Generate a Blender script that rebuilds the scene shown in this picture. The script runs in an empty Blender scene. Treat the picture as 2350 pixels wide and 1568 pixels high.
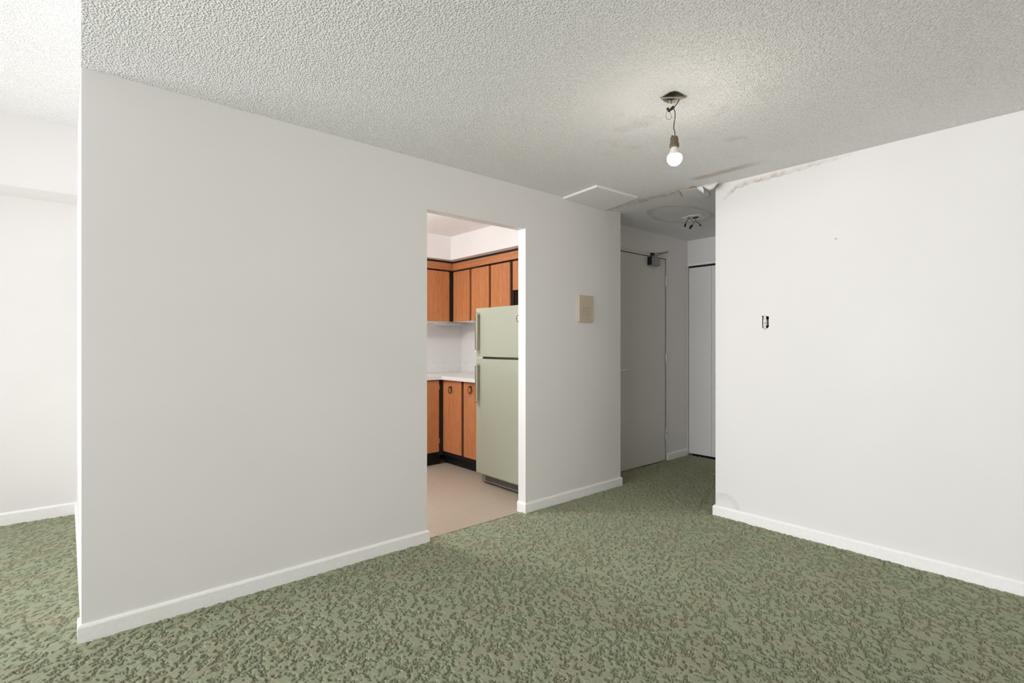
import bpy, bmesh, math, random
import numpy as np
from mathutils import Vector, Matrix

# ------------------------------------------------------------------ camera, world, light, exposure
SC = bpy.context.scene
COL = SC.collection
TH = math.radians(49.0958)          # angle between the viewing direction and the long partition wall
FPX, CX, Y0, CH = 1180.87, 1175.0, 789.4, 1.2447
cam_d = bpy.data.cameras.new('camera')
cam = bpy.data.objects.new('camera', cam_d)
COL.objects.link(cam)
cam_d.sensor_width = 36.0
cam_d.lens = FPX * 36.0 / 2350.0
cam_d.shift_y = (Y0 - 784.0) / 2350.0
cam_d.clip_start = 0.05
cam.location = (0, 0, CH)
cam.rotation_euler = (math.pi / 2, 0, TH - math.pi / 2)
SC.camera = cam

SC.view_settings.view_transform = 'Standard'
SC.view_settings.look = 'None'
SC.view_settings.gamma = 1.0
SC.view_settings.use_curve_mapping = False
SC.view_settings.exposure = 0.0

world = bpy.data.worlds.new('overcast_sky')
SC.world = world
world.use_nodes = True
bg = world.node_tree.nodes['Background']
bg.inputs[0].default_value = (0.95, 0.975, 1.0, 1)
bg.inputs[1].default_value = 8.9
SC.cycles.max_bounces = 12
SC.cycles.diffuse_bounces = 8
SC.cycles.sample_clamp_indirect = 10.0
SC.cycles.use_denoising = True


def portal(name, loc, rot, sx, sy):
    l = bpy.data.lights.new(name, 'AREA')
    l.shape = 'RECTANGLE'
    l.size, l.size_y = sx, sy
    l.cycles.is_portal = True
    o = bpy.data.objects.new(name, l)
    o.location, o.rotation_euler = loc, rot
    COL.objects.link(o)


# windows of the living room: glazed wall opposite the partition's free end
WIN1 = (-0.9, 4.60, 0.15, 2.38)      # on plane X=-3.2 : y0 y1 z0 z1
portal('window_living_offscreen', (-3.16, (WIN1[0] + WIN1[1]) / 2, (WIN1[2] + WIN1[3]) / 2), (0, -math.pi / 2, 0),
       WIN1[3] - WIN1[2], WIN1[1] - WIN1[0])




# ------------------------------------------------------------------ helpers
def P(x, y, X=None, Y=None, Z=None):
    """a point of the place seen at photo pixel (x, y) on the plane X=, Y= or Z="""
    f = (math.cos(TH), math.sin(TH)); r = (math.sin(TH), -math.cos(TH))
    u = (x - CX) / FPX
    d = (f[0] + u * r[0], f[1] + u * r[1], (Y0 - y) / FPX)
    s = X / d[0] if X is not None else Y / d[1] if Y is not None else (Z - CH) / d[2]
    return Vector((s * d[0], s * d[1], CH + s * d[2]))


def tag(o, label=None, cat=None, group=None, kind=None):
    if label: o['label'] = label
    if cat: o['category'] = cat
    if group: o['group'] = group
    if kind: o['kind'] = kind
    return o


def empty(name, loc, label=None, cat=None, group=None, kind=None):
    o = bpy.data.objects.new(name, None)
    o.location = loc
    o.empty_display_size = 0.05
    COL.objects.link(o)
    return tag(o, label, cat, group, kind)


def wloc(o):
    v = Vector(o.location)
    while o.parent:
        o = o.parent
        v += Vector(o.location)
    return v


def obj(name, bm, mat, parent=None, smooth=False, bevel=0.0):
    """link a bmesh built in room coordinates as one mesh object; origin at its base centre"""
    bmesh.ops.recalc_face_normals(bm, faces=bm.faces[:])
    if bevel:
        bmesh.ops.bevel(bm, geom=bm.edges[:], offset=bevel, segments=2, affect='EDGES', profile=0.6, clamp_overlap=True)
    c = [v.co for v in bm.verts]
    lo = Vector((min(v.x for v in c), min(v.y for v in c), min(v.z for v in c)))
    hi = Vector((max(v.x for v in c), max(v.y for v in c), max(v.z for v in c)))
    org = Vector(((lo.x + hi.x) / 2, (lo.y + hi.y) / 2, lo.z))
    me = bpy.data.meshes.new(name)
    bmesh.ops.translate(bm, verts=bm.verts[:], vec=-org)
    bm.to_mesh(me)
    bm.free()
    if smooth:
        for p in me.polygons:
            p.use_smooth = True
    for m in (mat if isinstance(mat, (list, tuple)) else [mat]):
        me.materials.append(m)
    o = bpy.data.objects.new(name, me)
    COL.objects.link(o)
    if parent:
        o.parent = parent
        o.location = org - wloc(parent)
    else:
        o.location = org
    return o


def box(bm, x0, x1, y0, y1, z0, z1, mi=0):
    vs = [bm.verts.new((x, y, z)) for x in (x0, x1) for y in (y0, y1) for z in (z0, z1)]
    fs = [(0, 1, 3, 2), (4, 6, 7, 5), (0, 4, 5, 1), (2, 3, 7, 6), (0, 2, 6, 4), (1, 5, 7, 3)]
    for f in fs:
        bm.faces.new([vs[i] for i in f]).material_index = mi
    return bm


def B(*a):
    return box(bmesh.new(), *a)


def prism(pts, vec, bm=None):
    """polygon (3D points) extruded by vec"""
    bm = bm or bmesh.new()
    a = [bm.verts.new(p) for p in pts]
    b = [bm.verts.new(Vector(p) + Vector(vec)) for p in pts]
    n = len(a)
    bm.faces.new(a); bm.faces.new(list(reversed(b)))
    for i in range(n):
        bm.faces.new((a[i], b[i], b[(i + 1) % n], a[(i + 1) % n]))
    return bm


def holed(outer, holes, vec):
    """flat polygon with holes, extruded by vec"""
    bm = bmesh.new()
    edges = []
    for loop in [outer] + holes:
        vs = [bm.verts.new(p) for p in loop]
        for i in range(len(vs)):
            edges.append(bm.edges.new((vs[i], vs[(i + 1) % len(vs)])))
    bmesh.ops.triangle_fill(bm, use_beauty=True, use_dissolve=False, edges=edges)
    r = bmesh.ops.extrude_face_region(bm, geom=bm.faces[:])
    bmesh.ops.translate(bm, verts=[v for v in r['geom'] if isinstance(v, bmesh.types.BMVert)], vec=vec)
    return bm


def tube(pts, r, seg=8, bm=None, cap=True):
    """round tube through points; r is a number or one radius per point"""
    bm = bm or bmesh.new()
    pts = [Vector(p) for p in pts]
    rr = r if isinstance(r, (list, tuple)) else [r] * len(pts)
    rings, up = [], None
    for i, p in enumerate(pts):
        t = (pts[min(i + 1, len(pts) - 1)] - pts[max(i - 1, 0)])
        if t.length < 1e-9:
            t = Vector((0, 0, 1))
        t.normalize()
        if up is None:
            up = t.orthogonal().normalized()
        up = (up - t * up.dot(t))
        if up.length < 1e-6:
            up = t.orthogonal()
        up.normalize()
        s = t.cross(up)
        rings.append([bm.verts.new(p + (up * math.cos(a) + s * math.sin(a)) * rr[i])
                      for a in [2 * math.pi * k / seg for k in range(seg)]])
    for i in range(len(rings) - 1):
        for k in range(seg):
            bm.faces.new((rings[i][k], rings[i][(k + 1) % seg], rings[i + 1][(k + 1) % seg], rings[i + 1][k]))
    if cap:
        bm.faces.new(list(reversed(rings[0]))); bm.faces.new(rings[-1])
    return bm


def curve_pts(pts, n=6):
    """Catmull-Rom through points"""
    pts = [Vector(p) for p in pts]
    q = [pts[0] * 2 - pts[1]] + pts + [pts[-1] * 2 - pts[-2]]
    out = []
    for i in range(1, len(q) - 2):
        for k in range(n):
            t = k / n
            a, b, c, d = q[i - 1], q[i], q[i + 1], q[i + 2]
            out.append(0.5 * ((2 * b) + (c - a) * t + (2 * a - 5 * b + 4 * c - d) * t * t + (3 * b - a - 3 * c + d) * t ** 3))
    out.append(pts[-1])
    return out


def lathe(axis_o, axis_d, prof, seg=24, bm=None):
    """prof: (distance along axis, radius)"""
    d = Vector(axis_d).normalized()
    return tube([Vector(axis_o) + d * a for a, _ in prof], [r for _, r in prof], seg, bm)


def sheet(grid, thick):
    """grid of 3D points (rows) -> thin solid sheet"""
    bm = bmesh.new()
    g = [[bm.verts.new(p) for p in row] for row in grid]
    for i in range(len(g) - 1):
        for j in range(len(g[0]) - 1):
            bm.faces.new((g[i][j], g[i][j + 1], g[i + 1][j + 1], g[i + 1][j]))
    bmesh.ops.recalc_face_normals(bm, faces=bm.faces[:])
    bmesh.ops.solidify(bm, geom=bm.faces[:], thickness=thick)
    return bm


def skirting(path, t=0.013, h=0.073, g=-.002):
    """baseboard profile swept along a plan polyline (room side is to the right of travel), mitred"""
    pr = [(g, -0.012), (t, -0.012), (t, h - 0.012), (t * 0.75, h - 0.005), (t * 0.35, h), (g, h)]
    bm = bmesh.new()
    rows = []
    n = len(path)
    for i in range(n):
        p = Vector((path[i][0], path[i][1], 0))
        def nrm(a, b):
            d = Vector((b[0] - a[0], b[1] - a[1], 0)).normalized()
            return Vector((d.y, -d.x, 0))
        if i == 0: m = nrm(path[0], path[1])
        elif i == n - 1: m = nrm(path[-2], path[-1])
        else:
            a, b = nrm(path[i - 1], path[i]), nrm(path[i], path[i + 1])
            m = (a + b); m = m / max(0.2, m.dot(a))
        rows.append([bm.verts.new(p + m * o + Vector((0, 0, z))) for o, z in pr])
    k = len(pr)
    for i in range(n - 1):
        for j in range(k):
            bm.faces.new((rows[i][j], rows[i][(j + 1) % k], rows[i + 1][(j + 1) % k], rows[i + 1][j]))
    bm.faces.new(rows[0]); bm.faces.new(list(reversed(rows[-1])))
    return bm


# ------------------------------------------------------------------ materials
class N:
    """small node-graph helper"""
    def __init__(s, name, rough=0.6, spec=0.3, metal=0.0):
        s.m = bpy.data.materials.new(name)
        s.m.use_nodes = True
        s.t = s.m.node_tree
        s.b = s.t.nodes['Principled BSDF']
        s.b.inputs['Roughness'].default_value = rough
        s.b.inputs['Specular IOR Level'].default_value = spec
        s.b.inputs['Metallic'].default_value = metal

    def n(s, typ, **kw):
        nd = s.t.nodes.new(typ)
        for k, v in kw.items():
            setattr(nd, k, v)
        return nd

    def link(s, a, b):
        s.t.links.new(a, b)

    def val(s, sock, v):
        if hasattr(v, 'is_linked') or isinstance(v, bpy.types.NodeSocket):
            s.link(v, sock)
        else:
            sock.default_value = v

    def pos(s):
        return s.n('ShaderNodeNewGeometry').outputs['Position']

    def obj(s):
        return s.n('ShaderNodeTexCoord').outputs['Object']

    def map(s, v, scale=(1, 1, 1), loc=(0, 0, 0)):
        m = s.n('ShaderNodeMapping')
        s.link(v, m.inputs['Vector'])
        m.inputs['Scale'].default_value = scale
        m.inputs['Location'].default_value = loc
        return m.outputs[0]

    def noise(s, v, scale, detail=2.0, rough=0.5, dist=0.0):
        t = s.n('ShaderNodeTexNoise')
        s.link(v, t.inputs['Vector'])
        t.inputs['Scale'].default_value = scale
        t.inputs['Detail'].default_value = detail
        t.inputs['Roughness'].default_value = rough
        t.inputs['Distortion'].default_value = dist
        return t.outputs['Fac']

    def voro(s, v, scale, feature='F1', rnd=1.0):
        t = s.n('ShaderNodeTexVoronoi')
        t.feature = feature
        s.link(v, t.inputs['Vector'])
        t.inputs['Scale'].default_value = scale
        t.inputs['Randomness'].default_value = rnd
        return t.outputs['Distance']

    def math(s, op, a, b=0.0, c=0.0, clamp=False):
        m = s.n('ShaderNodeMath', operation=op, use_clamp=clamp)
        s.val(m.inputs[0], a); s.val(m.inputs[1], b); s.val(m.inputs[2], c)
        return m.outputs[0]

    def rng(s, v, a, b, c=0.0, d=1.0, smooth=True):
        m = s.n('ShaderNodeMapRange')
        m.interpolation_type = 'SMOOTHSTEP' if smooth else 'LINEAR'
        s.val(m.inputs[0], v)
        for i, x in enumerate((a, b, c, d)):
            s.val(m.inputs[1 + i], x)
        return m.outputs[0]

    def mix(s, f, a, b, blend='MIX'):
        m = s.n('ShaderNodeMix', data_type='RGBA', blend_type=blend)
        s.val(m.inputs[0], f)
        for i, x in ((6, a), (7, b)):
            if isinstance(x, tuple): m.inputs[i].default_value = (*x, 1) if len(x) == 3 else x
            else: s.link(x, m.inputs[i])
        return m.outputs[2]

    def color(s, c):
        if isinstance(c, tuple): s.b.inputs['Base Color'].default_value = (*c, 1)
        else: s.link(c, s.b.inputs['Base Color'])

    def bump(s, h, strength=0.5, dist=0.002):
        b = s.n('ShaderNodeBump')
        b.inputs['Strength'].default_value = strength
        b.inputs['Distance'].default_value = dist
        s.link(h, b.inputs['Height'])
        s.link(b.outputs[0], s.b.inputs['Normal'])

    def sep(s, v):
        x = s.n('ShaderNodeSeparateXYZ')
        s.link(v, x.inputs[0])
        return x.outputs


def plain(name, c, rough=0.5, spec=0.4, metal=0.0, var=0.06, bump=0.0, scale=60.0):
    g = N(name, rough, spec, metal)
    n = g.noise(g.obj(), scale, 3)
    g.color(g.mix(g.rng(n, 0.3, 0.7), tuple(x * (1 - var) for x in c), tuple(min(1, x * (1 + var)) for x in c)))
    if bump:
        g.bump(n, bump, 0.001)
    return g.m


PAINT = (0.835, 0.81, 0.80)


def paint(name, c=PAINT, stain=None):
    g = N(name, 0.55, 0.25)
    p = g.pos()
    big = g.noise(p, 1.3, 2)
    col = g.mix(g.rng(big, 0.3, 0.7), tuple(x * 0.975 for x in c), c)
    sc = g.noise(g.map(p, (1, 1, 0.35)), 7.0, 4, 0.6)
    col = g.mix(g.rng(sc, 0.70, 0.80, 0, 0.05), col, (0.62, 0.58, 0.53))
    if stain:
        col = stain(g, p, col)
    g.color(col)
    g.bump(g.noise(p, 160.0, 3, 0.6), 0.10, 0.0012)
    return g.m


def wall_right_stain(g, p, col):
    x, y, z = g.sep(p)
    # drip line below the ceiling, deepening towards the free end of the wall
    d0 = g.math('ADD', g.rng(y, 0.93, 1.20, 0.006, 0.032, False), g.rng(y, 1.20, 1.72, 0.0, 0.022, False))
    d1 = g.math('POWER', g.rng(y, 1.70, 1.863, 0, 1, False), 1.3)
    scal = g.noise(g.map(p, (0, 1, 0.12)), 34.0, 2, 0.55)
    big = g.noise(g.map(p, (0, 1, 0)), 9.0, 1)
    depth = g.math('ADD', d0, g.math('MULTIPLY', d1, 0.13))
    depth = g.math('ADD', depth, g.math('MULTIPLY', g.math('SUBTRACT', scal, 0.5), 0.042))
    depth = g.math('ADD', depth, g.math('MULTIPLY', g.math('SUBTRACT', big, 0.5), 0.016))
    dist = g.math('SUBTRACT', g.math('SUBTRACT', 2.40, z), depth)      # >0 below the edge
    edge = g.math('MULTIPLY', g.rng(dist, -0.040, -0.002), g.rng(dist, 0.0, 0.006, 1, 0))
    fade = g.math('MULTIPLY', g.rng(y, 0.90, 1.35, 0.05, 1.0), g.rng(y, 1.72, 1.84, 1, 0.15))
    blot = g.rng(g.noise(p, 16.0, 3), 0.35, 0.7, 0.35, 1.0)
    f = g.math('MULTIPLY', g.math('MULTIPLY', edge, fade), g.math('MULTIPLY', blot, 0.62))
    col = g.mix(f, col, (0.46, 0.33, 0.22))
    # brown creep at the corner under the torn tape
    c = g.math('MULTIPLY', g.rng(z, 2.335, 2.398, 0, 1), g.rng(y, 1.74, 1.863, 0, 1))
    c = g.math('MULTIPLY', c, g.rng(g.noise(p, 11.0, 2), 0.35, 0.6, 0.2, 0.6))
    col = g.mix(c, col, (0.42, 0.33, 0.23))
    # grey half-round patch just above the baseboard at the free end
    dy = g.math('SUBTRACT', y, 1.80)
    dz = g.math('SUBTRACT', z, 0.05)
    r = g.math('SQRT', g.math('ADD', g.math('POWER', g.math('MULTIPLY', dy, 1.0), 2.0), g.math('POWER', dz, 2.0)))
    r = g.math('ADD', r, g.math('MULTIPLY', g.math('SUBTRACT', g.noise(p, 30.0, 2), 0.5), 0.012))
    ring = g.math('MULTIPLY', g.rng(r, 0.05, 0.112, 0.15, 1.0), g.rng(r, 0.116, 0.126, 1, 0))
    f2 = g.math('MULTIPLY', ring, g.math('MULTIPLY', g.rng(g.noise(p, 60.0, 3), 0.3, 0.7, 0.25, 0.6), 0.6))
    col = g.mix(f2, col, (0.48, 0.48, 0.45))
    # small scuffs
    sc = g.noise(g.map(p, (1, 1.0, 5.0)), 9.0, 5, 0.65)
    return g.mix(g.rng(sc, 0.755, 0.79, 0, 0.22), col, (0.45, 0.40, 0.36))


def ceiling_mat(name, c, stains, amp=1.0):
    g = N(name, 0.75, 0.15)
    p = g.pos()
    big = g.noise(p, 1.1, 2)
    col = g.mix(g.rng(big, 0.3, 0.7), tuple(x * 0.97 for x in c), c)
    if stains:
        x, y, z = g.sep(p)
        wob = g.math('MULTIPLY', g.math('SUBTRACT', g.noise(p, 7.0, 3), 0.5), 0.07)
        spk = g.rng(g.noise(p, 120.0, 3, 0.6), 0.3, 0.65, 0.45, 1.0)
        # brown streak parallel to the right wall
        sx = g.math('ABSOLUTE', g.math('SUBTRACT', g.math('ADD', x, g.math('MULTIPLY', wob, 0.5)), 3.335))
        f = g.math('MULTIPLY', g.rng(sx, 0.012, 0.055, 1, 0), g.math('MULTIPLY', g.rng(y, 1.36, 1.62, 0, 1), g.rng(y, 1.86, 1.93, 1, 0)))
        col = g.mix(g.math('MULTIPLY', g.math('MULTIPLY', f, spk), 0.75), col, (0.50, 0.39, 0.27))
        # ring-shaped water mark around the hall fixture
        ex = g.math('DIVIDE', g.math('SUBTRACT', x, 4.17), 0.36)
        ey = g.math('DIVIDE', g.math('SUBTRACT', y, 2.49), 0.235)
        r = g.math('SQRT', g.math('ADD', g.math('POWER', ex, 2.0), g.math('POWER', ey, 2.0)))
        r = g.math('ADD', r, g.math('MULTIPLY', wob, 2.6))
        r = g.math('ADD', r, g.math('MULTIPLY', g.math('SUBTRACT', g.noise(p, 2.2, 1), 0.5), 0.35))
        ring = g.math('ADD', g.math('MULTIPLY', g.rng(r, 0.86, 1.0, 0, 1), g.rng(r, 1.02, 1.12, 1, 0)), g.rng(r, 0.95, 1.02, 0.22, 0))
        ring = g.math('MULTIPLY', ring, g.rng(g.noise(p, 5.5, 2), 0.3, 0.6, 0.35, 1.0))
        col = g.mix(g.math('MULTIPLY', g.math('MULTIPLY', ring, spk), 0.5), col, (0.50, 0.40, 0.31))
        # stained seam between dining room and hall
        sd = g.math('ABSOLUTE', g.math('SUBTRACT', g.math('ADD', x, wob), 3.515))
        f = g.math('MULTIPLY', g.rng(sd, 0.0, 0.075, 1, 0), g.math('MULTIPLY', g.rng(y, 2.02, 2.10, 0, 1), g.rng(y, 2.62, 2.79, 1, 0)))
        f = g.math('MULTIPLY', f, g.rng(g.noise(p, 26.0, 4, 0.6), 0.4, 0.66, 0.1, 0.75))
        col = g.mix(f, col, (0.50, 0.41, 0.30))
        # faint blotches round the bare bulb and its box
        dx = g.math('SUBTRACT', x, 2.55); dy = g.math('SUBTRACT', y, 1.45)
        rr = g.math('SQRT', g.math('ADD', g.math('POWER', dx, 2.0), g.math('POWER', dy, 2.0)))
        m = g.math('MULTIPLY', g.rng(rr, 0.25, 0.72, 1, 0), g.rng(g.noise(p, 4.6, 3, 0.55), 0.55, 0.70, 0, 0.30))
        col = g.mix(g.math('MULTIPLY', m, spk), col, (0.52, 0.40, 0.30))
    g.color(col)
    # sprayed stipple
    v = g.voro(p, 114.0)
    n1 = g.noise(p, 92.0, 3, 0.6)
    h = g.math('ADD', g.rng(v, 0.0, 0.62, 1, 0), g.math('MULTIPLY', n1, 1.1))
    g.bump(h, 0.8 * amp, 0.0058)
    return g.m


def wood_mat(name, dark, light, vertical=True, gloss=0.42):
    g = N(name, gloss, 0.35)
    p = g.pos()
    s = (1, 1, 0.045) if vertical else (0.05, 0.05, 1)
    fine = g.noise(g.map(p, s), 260.0, 4, 0.65)
    mid = g.noise(g.map(p, s), 55.0, 3, 0.6, 0.6)
    f = g.math('ADD', g.math('MULTIPLY', g.rng(fine, 0.3, 0.7), 0.6), g.math('MULTIPLY', g.rng(mid, 0.3, 0.7), 0.4))
    g.color(g.mix(f, dark, light))
    g.bump(fine, 0.06, 0.0006)
    return g.m


M_WALL = paint('wall_paint')
M_WALLR = paint('wall_paint_stained', PAINT, wall_right_stain)
M_WHITE = paint('wall_paint_white', PAINT)
M_KWHITE = paint('kitchen_paint', PAINT)
M_TRIM = plain('trim_paint', (0.93, 0.91, 0.905), 0.38, 0.4, var=0.02)
M_CEIL = ceiling_mat('stipple_ceiling', (0.90, 0.885, 0.88), True)
M_CEIL2 = ceiling_mat('stipple_ceiling_white', (0.90, 0.885, 0.88), False, 0.8)
M_DOORP = plain('door_enamel', (0.74, 0.715, 0.67), 0.42, 0.4, var=0.02)
M_GYPS = plain('torn_gypsum', (0.50, 0.41, 0.31), 0.9, 0.1, var=0.3, bump=0.5, scale=200)
M_PAPER = plain('joint_paper', (0.84, 0.835, 0.82), 0.8, 0.1, var=0.02)
M_SUB = plain('subfloor', (0.16, 0.17, 0.11), 0.9, 0.1)
M_CONC = plain('slab', (0.5, 0.5, 0.48), 0.9, 0.1)
M_BLACK = plain('black_lacquer', (0.012, 0.012, 0.013), 0.45, 0.35, var=0.2)
M_WOODV = wood_mat('teak_veneer', (0.38, 0.13, 0.045), (0.61, 0.265, 0.115))
M_WOODH = wood_mat('teak_veneer_across', (0.38, 0.13, 0.045), (0.61, 0.265, 0.115), False)
M_GALV = plain('galvanised_steel', (0.42, 0.41, 0.40), 0.45, 0.5, 0.7, var=0.15)
M_STEEL = plain('dull_steel', (0.36, 0.36, 0.36), 0.35, 0.5, 0.85, var=0.1)
M_CHROME = plain('chrome', (0.72, 0.72, 0.72), 0.18, 0.5, 1.0, var=0.02)
M_BRONZE = plain('antique_bronze', (0.055, 0.038, 0.026), 0.4, 0.5, 0.6, var=0.3, bump=0.3)
M_DARK = plain('painted_void_shade', (0.02, 0.016, 0.012), 0.9, 0.1)  # near-black colour stands in for shade in holes and the switch box
M_BLK = plain('black_insulation', (0.018, 0.014, 0.012), 0.5, 0.4)
M_BROWNW = plain('brown_cord', (0.085, 0.045, 0.025), 0.5, 0.4)
M_WHITEW = plain('white_insulation', (0.75, 0.73, 0.68), 0.5, 0.4)
M_BAKE = plain('brown_bakelite', (0.135, 0.095, 0.065), 0.5, 0.4, var=0.15)
M_BEIGE = plain('beige_plastic', (0.60, 0.50, 0.39), 0.5, 0.35, var=0.02)
M_HOLE = plain('hole_dark', (0.10, 0.075, 0.055), 0.9, 0.1)
M_IVORY = plain('ivory_plastic', (0.74, 0.71, 0.63), 0.4, 0.4)
M_GREENF = plain('avocado_enamel', (0.375, 0.39, 0.305), 0.33, 0.45, var=0.015, bump=0.03, scale=300)
M_GREEND = plain('avocado_gasket', (0.17, 0.175, 0.12), 0.6, 0.3)
M_GRILLE = plain('grille_plastic', (0.30, 0.30, 0.27), 0.45, 0.4)
M_BADGE = plain('badge_brown', (0.22, 0.10, 0.06), 0.4, 0.4)
M_FRAME = plain('window_frame_white', (0.8, 0.8, 0.8), 0.4, 0.4)


def counter_mat():
    g = N('speckled_laminate', 0.35, 0.4)
    p = g.pos()
    a = g.rng(g.noise(p, 130.0, 3, 0.7), 0.52, 0.66, 0, 0.65)
    g.color(g.mix(a, (0.82, 0.82, 0.80), (0.50, 0.50, 0.48)))
    return g.m


def tile_mat():
    g = N('beige_vinyl', 0.42, 0.35)
    p = g.pos()
    r = g.n('ShaderNodeObjectInfo').outputs['Random']
    a = g.noise(p, 420.0, 3, 0.7)
    b = g.noise(p, 3.0, 2)
    col = g.mix(g.rng(a, 0.3, 0.7), (0.37, 0.31, 0.24), (0.49, 0.42, 0.335))
    col = g.mix(g.rng(b, 0.35, 0.65, 0, 0.25), col, (0.47, 0.395, 0.30))
    col = g.mix(g.math('MULTIPLY', r, 0.12), col, (0.40, 0.33, 0.25))
    g.color(col)
    return g.m


def carpet_mat():
    g = N('green_sculpted_pile', 0.95, 0.05)
    p = g.pos()
    fine = g.noise(p, 420.0, 3, 0.7)
    mid = g.noise(p, 5.0, 3, 0.55)
    big = g.noise(p, 1.4, 2)
    col = g.mix(g.rng(mid, 0.38, 0.62), (0.250, 0.280, 0.180), (0.278, 0.264, 0.174))
    col = g.mix(g.rng(big, 0.35, 0.65, 0, 0.35), col, (0.275, 0.305, 0.205))
    col = g.mix(g.rng(fine, 0.25, 0.75, 0.0, 0.45), col, (0.40, 0.41, 0.29))
    g.color(col)
    g.b.inputs['Sheen Weight'].default_value = 0.25
    g.b.inputs['Sheen Roughness'].default_value = 0.6
    g.b.inputs['Sheen Tint'].default_value = (0.7, 0.75, 0.55, 1)
    g.bump(fine, 0.55, 0.004)
    return g.m


def emit(name, c, s):
    g = N(name, 0.4, 0.3)
    g.color((0.9, 0.9, 0.88))
    g.b.inputs['Emission Color'].default_value = (*c, 1)
    g.b.inputs['Emission Strength'].default_value = s
    return g.m


def glass_mat():
    m = bpy.data.materials.new('window_glass')
    m.use_nodes = True
    t = m.node_tree
    t.nodes.clear()
    o = t.nodes.new('ShaderNodeOutputMaterial')
    mx = t.nodes.new('ShaderNodeMixShader')
    fr = t.nodes.new('ShaderNodeFresnel')
    a = t.nodes.new('ShaderNodeBsdfTransparent')
    b = t.nodes.new('ShaderNodeBsdfGlossy')
    b.inputs['Roughness'].default_value = 0.02
    t.links.new(fr.outputs[0], mx.inputs[0])
    t.links.new(a.outputs[0], mx.inputs[1])
    t.links.new(b.outputs[0], mx.inputs[2])
    t.links.new(mx.outputs[0], o.inputs[0])
    return m


M_COUNTER, M_TILE, M_CARPET, M_GLASS = counter_mat(), tile_mat(), carpet_mat(), glass_mat()
M_BULB = emit('lit_bulb', (1.0, 0.94, 0.86), 150.0)
M_KLAMP = emit('lit_kitchen_diffuser', (0.97, 0.985, 1.0), 112.0)

# ------------------------------------------------------------------ the setting: main dimensions (metres)
YA, TA = 2.799, 0.080          # long partition between dining room and kitchen
XA0, XA1 = 0.048, 3.689
DX0, DX1, DZ = 1.717, 2.557, 2.094   # kitchen doorway
XB, YB1 = 3.576, 1.863         # right wall and its free end
YD, XE = 3.076, 5.272          # entry-door wall, closet wall
HC, HL = 2.40, 2.73            # dining/hall ceiling, living-room ceiling
YL = 4.95                      # far living-room wall
KX, KY = 3.587, 5.07           # kitchen right and back wall
XW, YR = -3.2, -1.8            # window walls


def S(name, bm, mat, label, cat, parent=None, smooth=False):
    o = obj(name, bm, mat, parent, smooth)
    if not parent:
        tag(o, label, cat, None, 'structure')
    return o


# walls
S('wall_partition', prism([(XA0, YA, -.02), (DX0, YA, -.02), (DX0, YA, DZ), (DX1, YA, DZ), (DX1, YA, -.02),
                           (XA1, YA, -.02), (XA1, YA, HC), (XA0, YA, HC)], (0, TA, 0)), M_WALL,
  'long off-white wall with the open kitchen doorway in it', 'wall')
sw = [P(1748, 726, X=XB), P(1752, 724.6, X=XB), P(1764.5, 726.5, X=XB), P(1764, 740, X=XB), P(1764.6, 750, X=XB), P(1761, 753.5, X=XB), P(1749.5, 754, X=XB), P(1749, 740, X=XB), P(1749.3, 728.5, X=XB)]
S('wall_right', holed([(XB, YR, -.02), (XB, YB1, -.02), (XB, YB1, HC), (XB, YR, HC)], [sw], (0.10, 0, 0)), M_WALLR,
  'white wall with brown water drips under the ceiling and an open switch hole', 'wall')
EX0, EX1, EZ = 3.905, 4.836, 2.150    # entry door opening
S('wall_entry', prism([(XA1, YD, -.02), (EX0, YD, -.02), (EX0, YD, EZ), (EX1, YD, EZ), (EX1, YD, -.02),
                       (XE + .10, YD, -.02), (XE + .10, YD, HC), (XA1, YD, HC)], (0, 0.10, 0)), M_WALL,
  'hall wall that holds the entrance door', 'wall')
CZ = 2.112                       # closet opening top
CY0, CY1 = 1.93, 3.070
S('wall_closet', prism([(XE, 0.8, -.02), (XE, CY0, -.02), (XE, CY0, CZ), (XE, CY1, CZ), (XE, CY1, -.02), (XE, YD, -.02), (XE, YD, HC), (XE, 0.8, HC)],
                       (0.10, 0, 0)), M_WALL, 'hall end wall above and beside the folding closet door', 'wall')
S('wall_closet_back', prism([(XE + .1, CY0 - .15, -.02), (XE + .6, CY0 - .15, -.02), (XE + .6, YD + .15, -.02), (XE + .1, YD + .15, -.02), (XE + .1, YD + .05, -.02), (XE + .55, YD + .05, -.02), (XE + .55, CY0 - .1, -.02), (XE + .1, CY0 - .1, -.02)], (0, 0, HC + .02)), M_WHITE, 'plain back wall inside the hall closet', 'wall')
S('wall_hall_end', B(XB + .1, XE + .1, 0.7, 0.8, -.02, HC), M_WALL, 'short plain wall closing the hall behind the water-stained wall', 'wall')
S('wall_living', B(XW - .1, 0.06, YL, YL + .1, -.02, HL), M_WHITE, 'bright white far wall of the living room below a bulkhead', 'wall')
S('wall_kitchen_left', B(0.06, 0.14, YA + TA, KY + .1, -.02, HL), M_WHITE, 'wall between living room and kitchen', 'wall')
S('wall_kitchen_back', B(0.14, KX + .10, KY, KY + .1, -.02, HC), M_KWHITE, 'white kitchen back wall above the counter', 'wall')
S('wall_kitchen_right', B(KX, KX + .102, YA + TA, KY, -.02, HC), M_KWHITE, 'white kitchen side wall behind the green refrigerator', 'wall')
w = WIN1
S('wall_window', holed([(XW, YR, -.02), (XW, YL + .1, -.02), (XW, YL + .1, HL), (XW, YR, HL)],
                       [[(XW, w[0], w[2]), (XW, w[1], w[2]), (XW, w[1], w[3]), (XW, w[0], w[3])]], (-.12, 0, 0)), M_WHITE,
  'white living-room wall with the wide window', 'wall')
S('wall_rear', B(XW - .1, XB + .1, YR - .1, YR, -.02, HL), M_WHITE, 'plain white wall opposite the long partition', 'wall')

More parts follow.
